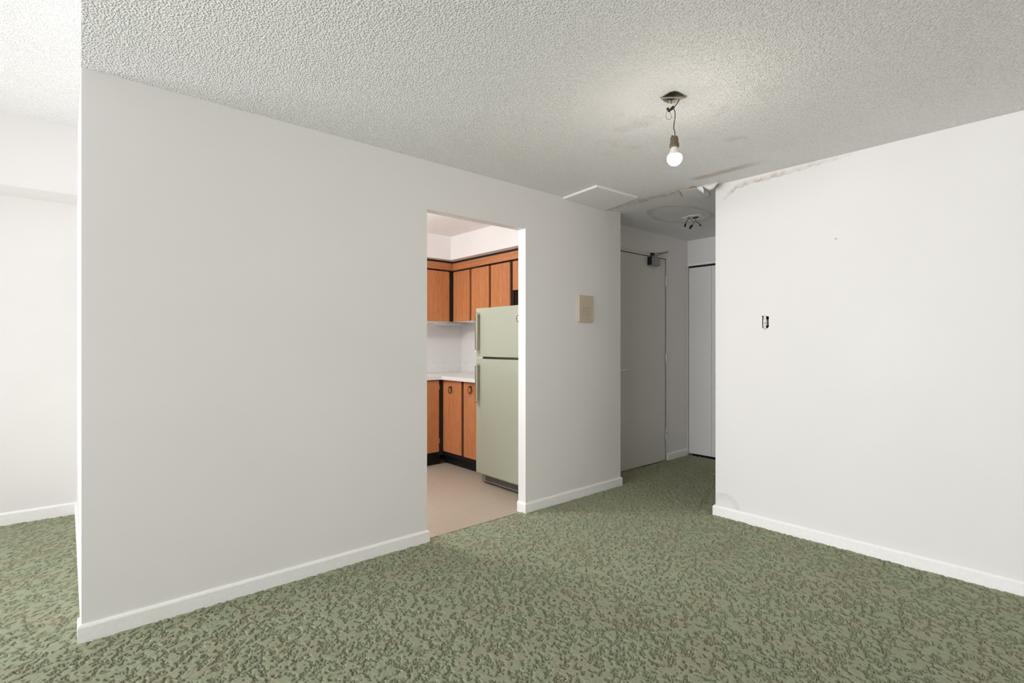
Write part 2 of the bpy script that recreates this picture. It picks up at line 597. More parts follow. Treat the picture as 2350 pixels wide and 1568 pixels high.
# ceilings
jb = [P(x, y, Z=HC) for x, y in [(1515, 224), (1524, 219), (1538, 210.5), (1549, 208), (1560, 211), (1570, 217), (1578, 221),
                                 (1574, 225), (1566, 226.5), (1556, 232.5), (1541, 238.5), (1530, 235.5), (1519, 230)]]
edge = lambda y: XA0 / YA * y          # the drop in the ceiling runs on from the partition's free end
ce = holed([(edge(YR), YR, HC), (XB + .1, YR, HC), (XB + .1, 0.8, HC), (XE + .6, 0.8, HC), (XE + .6, YD + .15, HC), (XA1, YD + .15, HC),
            (XA1, YA + TA * .5, HC), (XA0, YA + TA * .5, HC)], [jb], (0, 0, 0.016))
S('ceiling', ce, M_CEIL, 'stippled dining-room and hall ceiling with brown water stains', 'ceiling')
S('trim_1', prism([(edge(YR), YR, HC + .016), (edge(YR) + .08, YR, HC + .016), (XA0 + .08, YA + TA, HC + .016), (XA0, YA + TA, HC + .016)], (0, 0, HL - HC - .016)),
  M_WHITE, 'white vertical step between the low dining ceiling and the higher living ceiling', 'ceiling step')
S('ceiling_living', B(XW - .1, 0.14, YR, YL + .1, HL, HL + .02), M_CEIL2, 'higher bright stippled living-room ceiling', 'ceiling')
S('ceiling_kitchen', B(XA0 + .01, KX + .1, YA + TA * .5, KY + .1, HC, HC + .02), M_CEIL2, 'white stippled kitchen ceiling seen through the doorway', 'ceiling')
S('trim_2', B(XW, 0.06, 4.62, YL, 2.265, HL), M_WHITE, 'white bulkhead along the far living-room wall', 'bulkhead')
so = bmesh.new()
box(so, 0.14, 3.14, 4.63, KY, 2.150, HC)
box(so, 3.14, KX, YA + TA, KY, 2.150, HC)
S('trim_3', so, M_KWHITE, 'white soffit above the kitchen wall cabinets', 'soffit')

# floor slab, kitchen floor
S('floor', B(XW - .1, XE + .7, YR - .1, KY + .2, -.12, -.02), M_SUB, 'floor slab under the green carpet', 'floor')
fk = S('floor_kitchen', B(0.14, KX, YA + .02, KY, -.02, -.0075), M_SUB, 'beige square vinyl tile floor of the kitchen', 'floor')
tile_me = None
for i in range(7):
    for j in range(7):
        x0, y0 = 1.54 + .305 * i, 2.845 + .305 * j
        if x0 + .3 > KX + .05 or y0 + .3 > KY: continue
        if tile_me is None:
            t = obj('tile', B(0, .3042, 0, .3042, 0, .005), M_TILE, None, bevel=.0008)
            tile_me = t.data
            t.parent = fk
        else:
            t = bpy.data.objects.new('tile', tile_me)
            COL.objects.link(t)
            t.parent = fk
        t.location = Vector((x0 + .1525, y0 + .1525, -.0085)) - Vector(fk.location)

# baseboards
S('baseboard_left', skirting([(XA0 + .012, YL), (XA0 + .012, YA + TA), (XA0, YA + TA), (XA0, YA), (DX0, YA), (DX0, YA + TA)]), M_TRIM,
  'low white baseboard along the partition between its free end and the doorway', 'baseboard')
S('baseboard_middle', skirting([(DX1, YA + TA), (DX1, YA), (XA1, YA), (XA1, YD - .001)]), M_TRIM,
  'low white baseboard between the kitchen doorway and the hall corner', 'baseboard')
S('baseboard_right', skirting([(XB, YR), (XB, YB1), (XB + .1, YB1)][::-1], .015, .073, .0025), M_TRIM, 'low white baseboard along the water-stained wall', 'baseboard')
S('baseboard_entry', skirting([(EX1 + .028, YD), (XE, YD)]), M_TRIM, 'short white baseboard between entrance door and closet', 'baseboard')
S('baseboard_living', skirting([(XW, YL), (XA0 + .012, YL)], h=.085), M_TRIM, 'white baseboard of the far living-room wall', 'baseboard')


# ------------------------------------------------------------------ carpet (real pile relief)
def vnoise(x, y, cell, seed):
    r = np.random.RandomState(seed)
    T = r.rand(256, 256)
    u, v = x / cell, y / cell
    i, j = np.floor(u).astype(int), np.floor(v).astype(int)
    a, b = u - i, v - j
    a = a * a * (3 - 2 * a); b = b * b * (3 - 2 * b)
    g = lambda p, q: T[p & 255, q & 255]
    return (g(i, j) * (1 - a) + g(i + 1, j) * a) * (1 - b) + (g(i, j + 1) * (1 - a) + g(i + 1, j + 1) * a) * b


def worley(x, y, cell, seed):
    r = np.random.RandomState(seed)
    TX, TY = r.rand(256, 256), r.rand(256, 256)
    u, v = x / cell, y / cell
    i, j = np.floor(u).astype(int), np.floor(v).astype(int)
    d1 = np.full(x.shape, 9.0); d2 = np.full(x.shape, 9.0)
    for di in (-1, 0, 1):
        for dj in (-1, 0, 1):
            p, q = i + di, j + dj
            dd = np.hypot(p + .1 + .8 * TX[p & 255, q & 255] - u, q + .1 + .8 * TY[p & 255, q & 255] - v)
            m = dd < d1
            d2 = np.where(m, d1, np.minimum(d2, dd))
            d1 = np.where(m, dd, d1)
    return d1, d2


def pile(x, y):
    sm = lambda t, a, b: (lambda k: k * k * (3 - 2 * k))(np.clip((t - a) / (b - a), 0, 1))
    # plush islands of tall cut pile, drawn out along the run of the carpet, between strings of low loops
    u, v = x * .92 + y * .39, -x * .39 + y * .92
    n = .52 * vnoise(u, v * 1.4, .0245, 1) + .48 * vnoise(u, v * 1.15, .0125, 2)
    hi = sm(n, .475, .515)
    d1, d2 = worley(u, v * 1.1, .0118, 3)
    loop = np.clip(1 - (d1 / .86) ** 2, 0, 1) ** .4 * sm(d2 - d1, .0, .15)
    soft = .88 + .12 * vnoise(x, y, .008, 5) + .12 * vnoise(x, y, .026, 6)
    h = hi * soft + (1 - hi) * (-.42 + 1.26 * loop)
    return h * .0138 + .004 * (vnoise(x, y, .35, 7) - .5)


def carpet_patch(x0, x1, y0, y1, step, keep, V, F, base):
    nx, ny = int(round((x1 - x0) / step)) + 1, int(round((y1 - y0) / step)) + 1
    X, Y = np.meshgrid(np.linspace(x0, x1, nx), np.linspace(y0, y1, ny), indexing='ij')
    Z = pile(X, Y) - .0125
    idx = np.arange(nx * ny).reshape(nx, ny)
    q = np.stack([idx[:-1, :-1], idx[1:, :-1], idx[1:, 1:], idx[:-1, 1:]], -1).reshape(-1, 4)
    cx = (X[:-1, :-1] + step / 2).ravel(); cy = (Y[:-1, :-1] + step / 2).ravel()
    q = q[keep(cx, cy)]
    used = np.zeros(nx * ny, bool); used[q.ravel()] = True
    remap = np.cumsum(used) - 1
    pts = np.stack([X.ravel(), Y.ravel(), Z.ravel()], -1)[used]
    V.append(pts); F.append(remap[q] + base)
    return base + len(pts)


V, F, nb = [], [], 0
depth = lambda x, y: x * math.cos(TH) + y * math.sin(TH)
rag = lambda x: YA + .030 + .012 * (vnoise(x, x * 0, .03, 8) - .5) + .008 * (vnoise(x, x * 0, .012, 9) - .5)
NEAR = 1.62
fine = lambda x, y: (depth(x, y) > NEAR) & (y > -.05) & (x > -.32)
nb = carpet_patch(-.32, XB, -.05, YA + .05, .0030, lambda x, y: fine(x, y) & ((y < YA) | (x < XA0 + .01) | ((x > DX0) & (x < DX1) & (y < rag(x)))), V, F, nb)
nb = carpet_patch(-.70, XA0 + .012, YA + .05, YL, .0042, lambda x, y: x > -9, V, F, nb)
nb = carpet_patch(XB, XE, 0.8, YD, .005, lambda x, y: (y > 1.5) & ((x > XA1) | (y < YA)), V, F, nb)
nb = carpet_patch(-.70, XB, YR, YA + .05,   .008, lambda x, y: ~fine(x + .004, y + .004) | ~fine(x - .004, y - .004), V, F, nb)
nb = carpet_patch(XW, -.70, YR, YL, .05, lambda x, y: x > -9, V, F, nb)
V = np.concatenate(V).astype(np.float32); F = np.concatenate(F).astype(np.int32)
me = bpy.data.meshes.new('carpet')
me.vertices.add(len(V)); me.vertices.foreach_set('co', V.ravel())
me.loops.add(F.size); me.loops.foreach_set('vertex_index', F.ravel())
me.polygons.add(len(F)); me.polygons.foreach_set('loop_start', np.arange(0, F.size, 4, dtype=np.int32))
me.polygons.foreach_set('use_smooth', np.ones(len(F), bool))
me.update(calc_edges=True)
me.materials.append(M_CARPET)
cp = bpy.data.objects.new('carpet', me)
COL.objects.link(cp)
tag(cp, 'moss green sculpted pile carpet covering dining room, hall and living room', 'carpet', None, 'stuff')

# ------------------------------------------------------------------ windows (outside the picture)
def window(name, plane, a0, a1, z0, z1, n, label, yp=YR):
    r = empty(name, (XW, (a0 + a1) / 2, z0) if plane == 'X' else ((a0 + a1) / 2, yp, z0), label, 'window', None, 'structure')
    def bar(p, q, u, v, d0, d1):
        return B(XW - d1, XW - d0, p, q, u, v) if plane == 'X' else B(p, q, yp - d1, yp - d0, u, v)
    f = .05
    for p, q, u, v in ((a0, a1, z0, z0 + f), (a0, a1, z1 - f, z1), (a0, a0 + f, z0 + f, z1 - f), (a1 - f, a1, z0 + f, z1 - f)):
        obj('window_frame', bar(p, q, u, v, .03, .09), M_FRAME, r)
    w = (a1 - a0) / n
    for i in range(1, n):
        obj('mullion', bar(a0 + i * w - .02, a0 + i * w + .02, z0 + f, z1 - f, .03, .09), M_FRAME, r)
    for i in range(n):
        obj('pane', bar(a0 + i * w + .02, a0 + (i + 1) * w - .02, z0 + f, z1 - f, .058, .062), M_GLASS, r)


window('window_1', 'X', *WIN1, 4, 'wide white-framed living-room window')

# ------------------------------------------------------------------ entrance door
d = empty('door_1', ((EX0 + EX1) / 2, YD, 0), 'cream flush entrance door with grey closer at the end of the hall', 'door', None, 'structure')
obj('door_leaf', B(EX0 + .006, EX1 - .0018, YD + .004, YD + .046, .004, 2.1445), M_DOORP, d, bevel=.0015)
fr = obj('door_frame', prism([(EX0 - .028, YD - .004, -.01), (EX0, YD - .004, -.01), (EX0, YD - .004, EZ), (EX1, YD - .004, EZ), (EX1, YD - .004, -.01),
                              (EX1 + .022, YD - .004, -.01), (EX1 + .022, YD - .004, 2.187), (EX0 - .028, YD - .004, 2.187)], (0, .10, 0)), M_DOORP, d)
obj('door_gap_light_block', B(EX0, EX1, YD + .048, YD + .06, -.02, EZ), M_GYPS, fr)  # full sheet added behind the leaf to block sky light at its gaps
for z in (1.912, 1.093, 0.278):
    hb = tube([(EX1 - .001, YD - .008, z - .05), (EX1 - .001, YD - .008, z + .05)], .007, 10)
    box(hb, EX1 - .014, EX1 + .012, YD - .0055, YD - .002, z - .05, z + .05)
    h = obj('hinge', hb, M_DOORP, d)
    obj('hinge_knuckle', tube([(EX1 - .001, YD - .008, z + .004), (EX1 - .001, YD - .008, z + .022)], .0078, 10), M_STEEL, h)
lv = lathe((4.02, YD + .004, .992), (0, -1, 0), [(0, .026), (.008, .026), (.010, .012), (.045, .010)], 16)
tube([(4.02, YD - .040, .992), (4.06, YD - .042, .993), (4.105, YD - .040, .994)], [.010, .010, .009], 10, lv)
obj('lever_handle', lv, M_TRIM, d, True)
a, b = P(1499, 589.5, Y=3.02), P(1515.5, 611, Y=3.02)
cl = obj('door_closer', B(a.x, b.x, 3.02, YD + .003, b.z, a.z), plain('closer_grey', (0.30, 0.295, 0.285), 0.45, 0.4), d, bevel=.006)
obj('closer_rib', B(a.x + .03, a.x + .038, 3.017, 3.02, b.z + .004, a.z - .004), M_GALV, cl)
obj('closer_foot', B(a.x - .014, a.x - .001, 3.035, YD + .003, b.z + .004, a.z + .002), M_BLACK, cl)
p1, p2, p3 = P(1498, 583.5, Y=3.055), P(1532, 578.5, Y=2.99), P(1506, 587.5, Y=3.03)
obj('closer_arm', tube([p3, p2], .007, 8), M_STEEL, d)
obj('closer_arm', tube([p2, p1], .006, 8), M_STEEL, d)
obj('arm_joint', tube([p2 - Vector((0, 0, .012)), p2 + Vector((0, 0, .012))], .010, 10), M_STEEL, d)
obj('arm_bracket', B(p1.x - .022, p1.x + .022, 3.045, YD + .0, p1.z - .014, p1.z + .012), M_BLACK, d)

# folding closet door
d = empty('door_2', (XE, (CY0 + CY1) / 2, 0), 'white folding closet door at the end of the hall', 'door', None, 'structure')
yy = [3.062, 2.796, 2.51, 2.225, 1.94]
for i in range(4):
    obj('door_panel', B(XE + .006, XE + .034, yy[i + 1] + .0015, yy[i] - .0015, .022, 2.092), M_WHITE, d, bevel=.002)
obj('track', B(XE + .012, XE + .05, CY0, CY1, 2.098, CZ), M_BLACK, d)
obj('head_trim', B(XE - .006, XE + .01, CY0, CY1 - .004, CZ, CZ + .026), M_TRIM, d)
obj('pivot_pin', tube([(XE + .022, 3.03, 2.09), (XE + .022, 3.03, CZ)], .006, 8), M_GALV, d)


# ------------------------------------------------------------------ things on walls and ceiling
# door intercom plate
a, b = P(1329.5, 677, Y=YA - .018), P(1361, 740, Y=YA - .018)
ic = empty('intercom_panel', ((a.x + b.x) / 2, YA, b.z), 'beige plastic intercom plate with round speaker holes beside the kitchen doorway', 'intercom')
obj('plate', B(a.x, b.x, YA - .018, YA - .001, b.z, a.z), M_BEIGE, ic, bevel=.003)
W, Hh = b.x - a.x, a.z - b.z
for i in range(5):
    for j in range(5):
        c = Vector((a.x + W * (.27 + .105 * i), YA - .0175, a.z - Hh * (.46 + .074 * j)))
        obj('speaker_hole', tube([c, c + Vector((0, -.0012, 0))], .0026, 8), M_HOLE, ic)  # dark discs on the plate, painted in place of the holes' shade
for k in (.12, .885):
    c = Vector((a.x + W * .48, YA - .0175, a.z - Hh * k))
    obj('screw', tube([c, c + Vector((0, -.0015, 0))], .0035, 8), M_HOLE if k > .5 else M_GALV, ic)

# uncovered light switch
zc, yc = 1.391, 1.511
ls = empty('light_switch', (XB + .02, yc, 1.345), 'uncovered ivory light switch in a ragged hole in the water-stained wall', 'light switch')
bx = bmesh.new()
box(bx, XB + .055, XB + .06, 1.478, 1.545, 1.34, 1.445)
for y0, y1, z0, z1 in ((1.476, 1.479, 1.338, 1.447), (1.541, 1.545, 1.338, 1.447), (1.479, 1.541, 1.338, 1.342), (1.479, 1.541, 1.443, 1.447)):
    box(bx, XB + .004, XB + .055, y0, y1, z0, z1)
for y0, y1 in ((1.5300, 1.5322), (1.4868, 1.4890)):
    box(bx, XB + .0005, XB + .055, y0, y1, 1.348, 1.434)  # near-black lining plates added so the lit hole sides look shaded
obj('shade_lined_wall_box', bx, M_DARK, ls)
obj('switch_strap', B(XB - .004, XB - .0025, yc - .0092, yc + .0092, 1.342, 1.439), M_GALV, ls)
sb = obj('switch_body', B(XB - .006, XB + .03, yc - .0112, yc + .0112, 1.368, 1.411), M_IVORY, ls, bevel=.002)
obj('toggle', prism([(XB - .006, yc - .004, 1.384), (XB - .018, yc - .003, 1.379), (XB - .018, yc + .003, 1.379), (XB - .006, yc + .004, 1.384)], (0, 0, .010)), M_IVORY, sb)
for z in (1.352, 1.428):
    c = Vector((XB - .004, yc, z))
    obj('screw', tube([c, c + Vector((-.002, 0, 0))], .004, 10), M_STEEL, ls)
obj('terminal_screw', tube([(XB + .012, yc - .013, 1.398), (XB + .012, yc - .019, 1.398)], .0035, 8), M_CHROME, ls)
obj('wire', tube(curve_pts([(XB + .05, yc - .02, 1.36), (XB + .02, yc - .021, 1.375), (XB + .012, yc - .018, 1.398)]), .0018, 6), M_WHITEW, ls)
obj('wire', tube(curve_pts([(XB + .05, yc - .024, 1.42), (XB + .018, yc - .019, 1.415), (XB + .01, yc - .02, 1.39)]), .0018, 6), M_BLK, ls)

# plastic wall plug
c = P(1918, 548.5, X=XB)
wp = empty('wall_plug', c, 'small white plastic screw plug alone high on the water-stained wall', 'wall plug')
obj('plug_collar', tube([c + Vector((.001, 0, 0)), c + Vector((-.003, 0, 0))], .0082, 14), M_WHITEW, wp)
obj('plug_hole', tube([c + Vector((-.0029, 0, 0)), c + Vector((-.0036, 0, 0))], .0024, 10), M_DARK, wp)  # dark disc on the collar, its colour standing for the bore's shade

# ceiling access panel
pc = [P(1291.5, 457.8, Z=2.383), P(1370, 429.3, Z=2.383), P(1463.5, 455.5, Z=2.383), P(1383.5, 484.8, Z=2.383)]
for q in pc: q.y = min(q.y, YA - .002)
ap = obj('access_panel', prism(pc, (0, 0, .0165)), plain('panel_board', (0.87, 0.845, 0.835), 0.6, 0.2, var=0.02), None)
tag(ap, 'square white board fixed flat on the ceiling over the partition', 'access panel')

# torn joint tape at the seam of the hall ceiling
tp = empty('torn_tape', P(1600, 440, Z=HC - .01), 'torn white drywall tape hanging from the ceiling at the wall corner', 'torn tape')
flat = [(1559, 438), (1599, 432), (1612, 439), (1625, 441), (1628, 446), (1626, 450.5), (1609, 455), (1602, 451.5), (1590, 450), (1571, 450.5), (1566, 447)]
obj('peeled_patch', prism([P(x, y, Z=HC - .006) for x, y in flat], (0, 0, .003)), M_PAPER, tp)
obj('torn_edge', prism([P(x, y, Z=HC - .004) for x, y in [(1556.5, 435.5), (1580, 432.4), (1599.5, 430.6), (1600, 432.4), (1580, 434.6), (1563, 439)]], (0, 0, .0035)), M_GYPS, tp)
obj('torn_edge', prism([P(x, y, Z=HC - .003) for x, y in [(1581, 431), (1586, 428.8), (1597, 427.6), (1598, 430.2)]], (0, 0, .0025)), M_GYPS, tp)
obj('torn_edge', prism([P(x, y, Z=HC - .003) for x, y in [(1556.5, 435.5), (1558.5, 436), (1565, 450), (1563.5, 451)]], (0, 0, .0025)), M_GYPS, tp)
# first curl: bright flap folded down
top = [(1597.5, 428.5), (1602, 426), (1607, 424.7), (1611.5, 424.2)]
low = [(1598.5, 433), (1604.5, 438), (1610.5, 442.5), (1614.8, 445.6)]
rows = []
for k in range(5):
    t = k / 4
    rows.append([P(a[0] + (b[0] - a[0]) * t + 1.4 * math.sin(t * math.pi), a[1] + (b[1] - a[1]) * t, X=3.545 - .03 * math.sin(t * math.pi * .9) - .004 * i)
                 for i, (a, b) in enumerate(zip(top, low))])
obj('curl', sheet(rows, .001), M_PAPER, tp, True)
# second curl: wider drooping flap towards the wall corner
top = [(1611.5, 424.8), (1619, 423), (1627, 421.2), (1636, 419.2), (1646.5, 417)]
low = [(1613, 427), (1620, 433.5), (1628, 438), (1637, 434.5), (1647, 421)]
rows = []
for k in range(6):
    t = k / 5
    rows.append([P(a[0] + (b[0] - a[0]) * t, a[1] + (b[1] - a[1]) * t, X=3.535 - .045 * math.sin(t * math.pi * .85)) for a, b in zip(top, low)])
obj('curl', sheet(rows, .001), M_PAPER, tp, True)

# recessed junction box above the bulb
o = P(1546, 223, Z=HC)
jx = empty('junction_box', (o.x, o.y, HC), 'rusty steel junction box open in a hole in the dining ceiling', 'junction box')
cen = sum(jb, Vector()) / len(jb)
gro = [cen + (v - cen) * 1.04 for v in jb]
bm = bmesh.new()
lo_ = [bm.verts.new((v.x, v.y, HC + .012)) for v in gro]
hi_ = [bm.verts.new((v.x, v.y, HC + .058)) for v in gro]
for i in range(len(gro)):
    bm.faces.new((lo_[i], lo_[(i + 1) % len(gro)], hi_[(i + 1) % len(gro)], hi_[i]))
bm.faces.new(hi_)
obj('box_shell', bm, M_GALV, jx)
inn = [cen + (v - cen) * .93 for v in jb]
bm = bmesh.new()
r0 = [bm.verts.new((v.x, v.y, HC - .0015)) for v in jb]; r1 = [bm.verts.new((v.x, v.y, HC - .0005)) for v in inn]
r2 = [bm.verts.new((v.x, v.y, HC + .014)) for v in inn]
for q, s_ in ((r0, r1), (r1, r2)):
    for i in range(len(q)):
        bm.faces.new((q[i], q[(i + 1) % len(q)], s_[(i + 1) % len(q)], s_[i]))
obj('plaster_rim', bm, M_GYPS, jx)
u1, u2 = P(1517, 224, Z=HC + .004), P(1575, 222.5, Z=HC + .004)
obj('strap_bar', tube([u1, u2], .0045, 6), M_GALV, jx)
for px_, py_ in ((1528, 228.5), (1552, 228), (1544, 222.5)):
    c = P(px_, py_, Z=HC + .02)
    obj('knockout', tube([c, c + Vector((0.003, .003, 0))], .005, 10), M_DARK, jx)  # dark discs paint the shade of open knockouts
c = P(1567, 221, Z=HC)
obj('box_screw', tube([c + Vector((0, 0, .012)), c - Vector((0, 0, .001))], .004, 8), M_CHROME, jx)

# bare bulb on its wires
yb = o.y
L = lambda x, y, dy=0.0: P(x, y, Y=yb + dy)
pb = empty('bare_bulb', L(1549, 382), 'lit bare bulb in a brown socket hanging on wires from the dining ceiling', 'light bulb')
obj('wire', tube(curve_pts([L(1553, 206, .03), L(1558, 212, .03), L(1560, 221, .01), L(1559.2, 226.8)], 5), .0023, 8), M_BROWNW, jx)
obj('cord', tube(curve_pts([L(1559.0, 227.5), L(1557, 233), L(1550, 243), L(1546, 248.5), L(1549, 257), L(1549, 270), L(1546.8, 284), L(1546.2, 295), L(1548.6, 303), L(1549, 314)], 6), .0023, 8), M_BROWNW, pb)
obj('white_wire', tube(curve_pts([L(1536.5, 260), L(1543, 268), L(1547.5, 274), L(1547.6, 286), L(1547, 296), L(1545.5, 305), L(1544, 314)], 5), .0012, 6), M_WHITEW, pb)
obj('white_wire', tube(curve_pts([L(1535.5, 229.5), L(1537.5, 236), L(1537, 243), L(1535.3, 249)], 5), .0014, 6), M_WHITEW, pb)
obj('white_wire', tube(curve_pts([L(1545.8, 229.5), L(1544, 236), L(1543.3, 246)], 5), .0014, 6), M_WHITEW, pb)
obj('white_wire', tube(curve_pts([L(1520.3, 228.5), L(1520.6, 236)], 3), .0014, 6), M_WHITEW, pb)
obj('bare_wire', tube(curve_pts([L(1530.5, 255), L(1528.6, 266), L(1530, 272), L(1535, 275), L(1540, 271), L(1540, 264), L(1538, 259)], 5), .0009, 6), M_BROWNW, pb)
obj('wire_connector', lathe(L(1531.5, 248.5), L(1538, 258.5) - L(1531.5, 248.5), [(0, .0045), (.002, .0068), (.016, .0058), (.023, .0035)], 10), M_BLK, pb)
obj('wire_connector', lathe(L(1545, 246.5, -.008), L(1535, 256, -.008) - L(1545, 246.5, -.008), [(0, .0072), (.003, .0082), (.020, .0066), (.028, .0045)], 10), M_BLK, pb)
st = L(1547.2, 313.5); dn = (L(1548.6, 381) - st).normalized()
sk = obj('socket', lathe(st, dn, [(0, .006), (.001, .0145), (.005, .0175), (.012, .0185), (.032, .0190), (.034, .0215), (.048, .0220), (.050, .0205), (.050, .013)], 20), M_BAKE, pb, True)
c = L(1542.5, 313.5)
obj('terminal', tube([c, c + Vector((0, 0, .006))], .0028, 8), M_BLK, sk)
obj('bulb_base', lathe(st + dn * .046, dn, [(0, .0135), (.006, .0155), (.020, .0205), (.033, .0265), (.041, .0308)], 20), M_IVORY, pb, True)
obj('bulb', lathe(st + dn * .0872, dn, [(0, .0305), (.004, .0325), (.012, .0345), (.021, .0340), (.032, .0295), (.041, .0215), (.0465, .0115), (.048, .002)], 24), M_BULB, pb, True)

# capped wires in the hall ceiling
c0 = P(1593, 502, Z=HC)
hw = empty('hall_ceiling_wires', (c0.x, c0.y, HC), 'loose black-capped wires sticking out of a blank plate in the hall ceiling', 'wires')
pl_ = [P(x, y, Z=HC - .004) for x, y in [(1561.5, 501.6), (1583, 495.5), (1607, 493), (1618, 497), (1613, 503.5), (1596, 507.5), (1579, 508.5), (1569, 505.5)]]
obj('blank_plate', prism(pl_, (0, 0, .0035)), M_TRIM, hw)
obj('torn_edge', prism([P(x, y, Z=HC - .0046) for x, y in [(1561, 501.6), (1564, 501), (1568, 503.4), (1565, 503.2)]], (0, 0, .001)), M_GYPS, hw)
obj('knockout', prism([P(x, y, Z=HC - .0052) for x, y in [(1588, 500), (1595, 498), (1602, 497), (1604, 498.5), (1601, 500.5), (1596, 502), (1591, 502)]], (0, 0, .001)), M_HOLE, hw)  # dark sheet under the plate stands for the shaded opening
yq = c0.y
Q = lambda x, y: P(x, y, Y=yq)
obj('wire', tube(curve_pts([Q(1597, 498), Q(1586, 500.5), Q(1579, 504), Q(1575, 509), Q(1573.3, 515)], 5), .0028, 6), M_BLK, hw)
obj('wire', tube(curve_pts([Q(1600, 498), Q(1588, 502), Q(1589, 507), Q(1592.5, 510), Q(1591, 515), Q(1588, 518.5)], 5), .0024, 6), M_BROWNW, hw)
obj('wire', tube(curve_pts([Q(1604, 498), Q(1596, 501), Q(1596, 507), Q(1602, 511), Q(1606.5, 516)], 5), .0028, 6), M_BLK, hw)
obj('wire', tube(curve_pts([Q(1578, 500.5), Q(1588, 498.5), Q(1600, 497), Q(1605, 499)], 5), .0030, 6), M_BROWNW, hw)
for p, q, s in (((1573, 514), (1571.7, 521), 1.0), ((1588, 517.5), (1583, 524.5), 1.25), ((1606, 515.5), (1608.5, 519), .8)):
    a, b = Q(*p), Q(*q)
    obj('wire_cap', lathe(a, b - a, [(0, .006 * s), (.002, .0085 * s), ((b - a).length * .9, .0075 * s), ((b - a).length, .004 * s)], 10), M_BLK, hw)

# ------------------------------------------------------------------ kitchen
DXF = 3.222                                 # front of the wall-cabinet doors on the right run
gy = lambda x: P(x, 650, X=DXF).y           # photo column -> position along the run
wc = empty('wall_cabinet', (3.40, 4.2, 1.488), 'teak wall cabinet with three tall doors between the corner and the refrigerator', 'wall cabinet')
yf = gy(1173.5)
obj('carcass', B(3.242, KX, yf, 4.735, 1.492, 2.045), M_BLACK, wc)
obj('cabinet_bottom', B(3.238, KX - .002, yf + .002, 4.73, 1.487, 1.4915), M_WHITE, wc)
for a, b in ((1040.3, 1077.2), (1081.3, 1121.6), (1126, 1170)):
    obj('cabinet_door', B(DXF, 3.240, gy(b), gy(a), 1.488, 2.033), M_WOODV, wc, bevel=.0015)
obj('corner_post', B(3.225, 3.241, gy(1039.7), 4.735, 1.489, 2.045), M_BLACK, wc)
wf = empty('wall_cabinet', (3.40, 3.3, 1.80), 'short teak wall cabinet above the refrigerator', 'wall cabinet')
zb = P(1183, 665.5, X=DXF).z
obj('carcass', B(3.242, KX, YA + TA + .002, yf - .001, zb + .004, 2.045), M_BLACK, wf)
obj('cabinet_bottom', B(3.29, KX - .002, YA + TA + .004, yf - .03, zb - .001, zb + .0035), M_WOODH, wf)
ym = (gy(1176.5) + YA + TA) / 2
obj('cabinet_door', B(DXF, 3.240, ym + .012, gy(1176.5), zb, 2.033), M_WOODV, wf, bevel=.0015)
obj('cabinet_door', B(DXF, 3.240, YA + TA + .01, ym - .012, zb, 2.033), M_WOODV, wf, bevel=.0015)
obj('side_panel', B(3.290, KX - .013, yf - .012, yf - .001, 1.492, zb - .002), M_WOODV, wf)
obj('black_edge', B(3.243, 3.262, yf - .014, yf - .001, 1.492, zb - .002), M_BLACK, wf)
obj('metal_edge', B(3.262, 3.275, yf - .013, yf - .001, 1.492, zb - .002), M_STEEL, wf)
obj('black_edge', B(3.275, 3.290, yf - .014, yf - .001, 1.492, zb - .002), M_BLACK, wf)
obj('back_panel', B(KX - .012, KX - .001, YA + TA + .002, yf - .03, 1.0, zb), M_WOODV, wf)
wb = empty('wall_cabinet', (2.6, 4.9, 1.488), 'teak wall cabinet facing the doorway in the kitchen corner', 'wall cabinet')
DYF = 4.712
gx = lambda x: P(x, 650, Y=DYF).x
obj('carcass', B(1.60, 3.238, 4.732, KY, 1.492, 2.045), M_BLACK, wb)
obj('cabinet_bottom', B(1.602, 3.236, 4.735, KY - .002, 1.487, 1.4915), M_WHITE, wb)
xr_ = gx(1031.3)
for k in range(3):
    obj('cabinet_door', B(xr_ - .42 * (k + 1) + .024, xr_ - .42 * k, DYF, 4.730, 1.488, 2.033), M_WOODV, wb, bevel=.0015)
obj('corner_post', B(xr_ + .004, 3.232, 4.716, 4.731, 1.489, 2.045), M_BLACK, wb)
f1 = empty('fascia_board', (3.23, 3.8, 2.05), 'teak fascia strip with black edges above the three-door wall cabinet', 'fascia')
obj('board', B(DXF, 3.245, YA + TA + .002, 4.712, 2.052, 2.128), M_WOODH, f1)
obj('black_edge', B(DXF + .006, 3.30, YA + TA + .002, 4.718, 2.129, 2.1495), M_BLACK, f1)
f2 = empty('fascia_board', (2.4, 4.72, 2.05), 'teak fascia strip with black edges above the cabinet facing the doorway', 'fascia')
obj('board', B(1.60, DXF - .001, DYF + .001, 4.735, 2.052, 2.128), M_WOODH, f2)
obj('black_edge', B(1.60, DXF + .005, DYF + .007, 4.80, 2.129, 2.1495), M_BLACK, f2)

ul = empty('under_cabinet_light', (3.0, 4.9, 1.465), 'slim white strip light under the kitchen corner wall cabinets', 'strip light')
a, b = P(1005, 740.5, Y=4.86), P(1062, 743, Y=4.90)
obj('housing', B(a.x, b.x, 4.86, 4.93, 1.462, 1.486), M_FRAME, ul, bevel=.003)
obj('diffuser', B(a.x + .02, b.x - .02, 4.866, 4.924, 1.4595, 1.463), M_IVORY, ul)
obj('end_cap', B(b.x, b.x + .008, 4.858, 4.932, 1.460, 1.486), M_FRAME, ul)

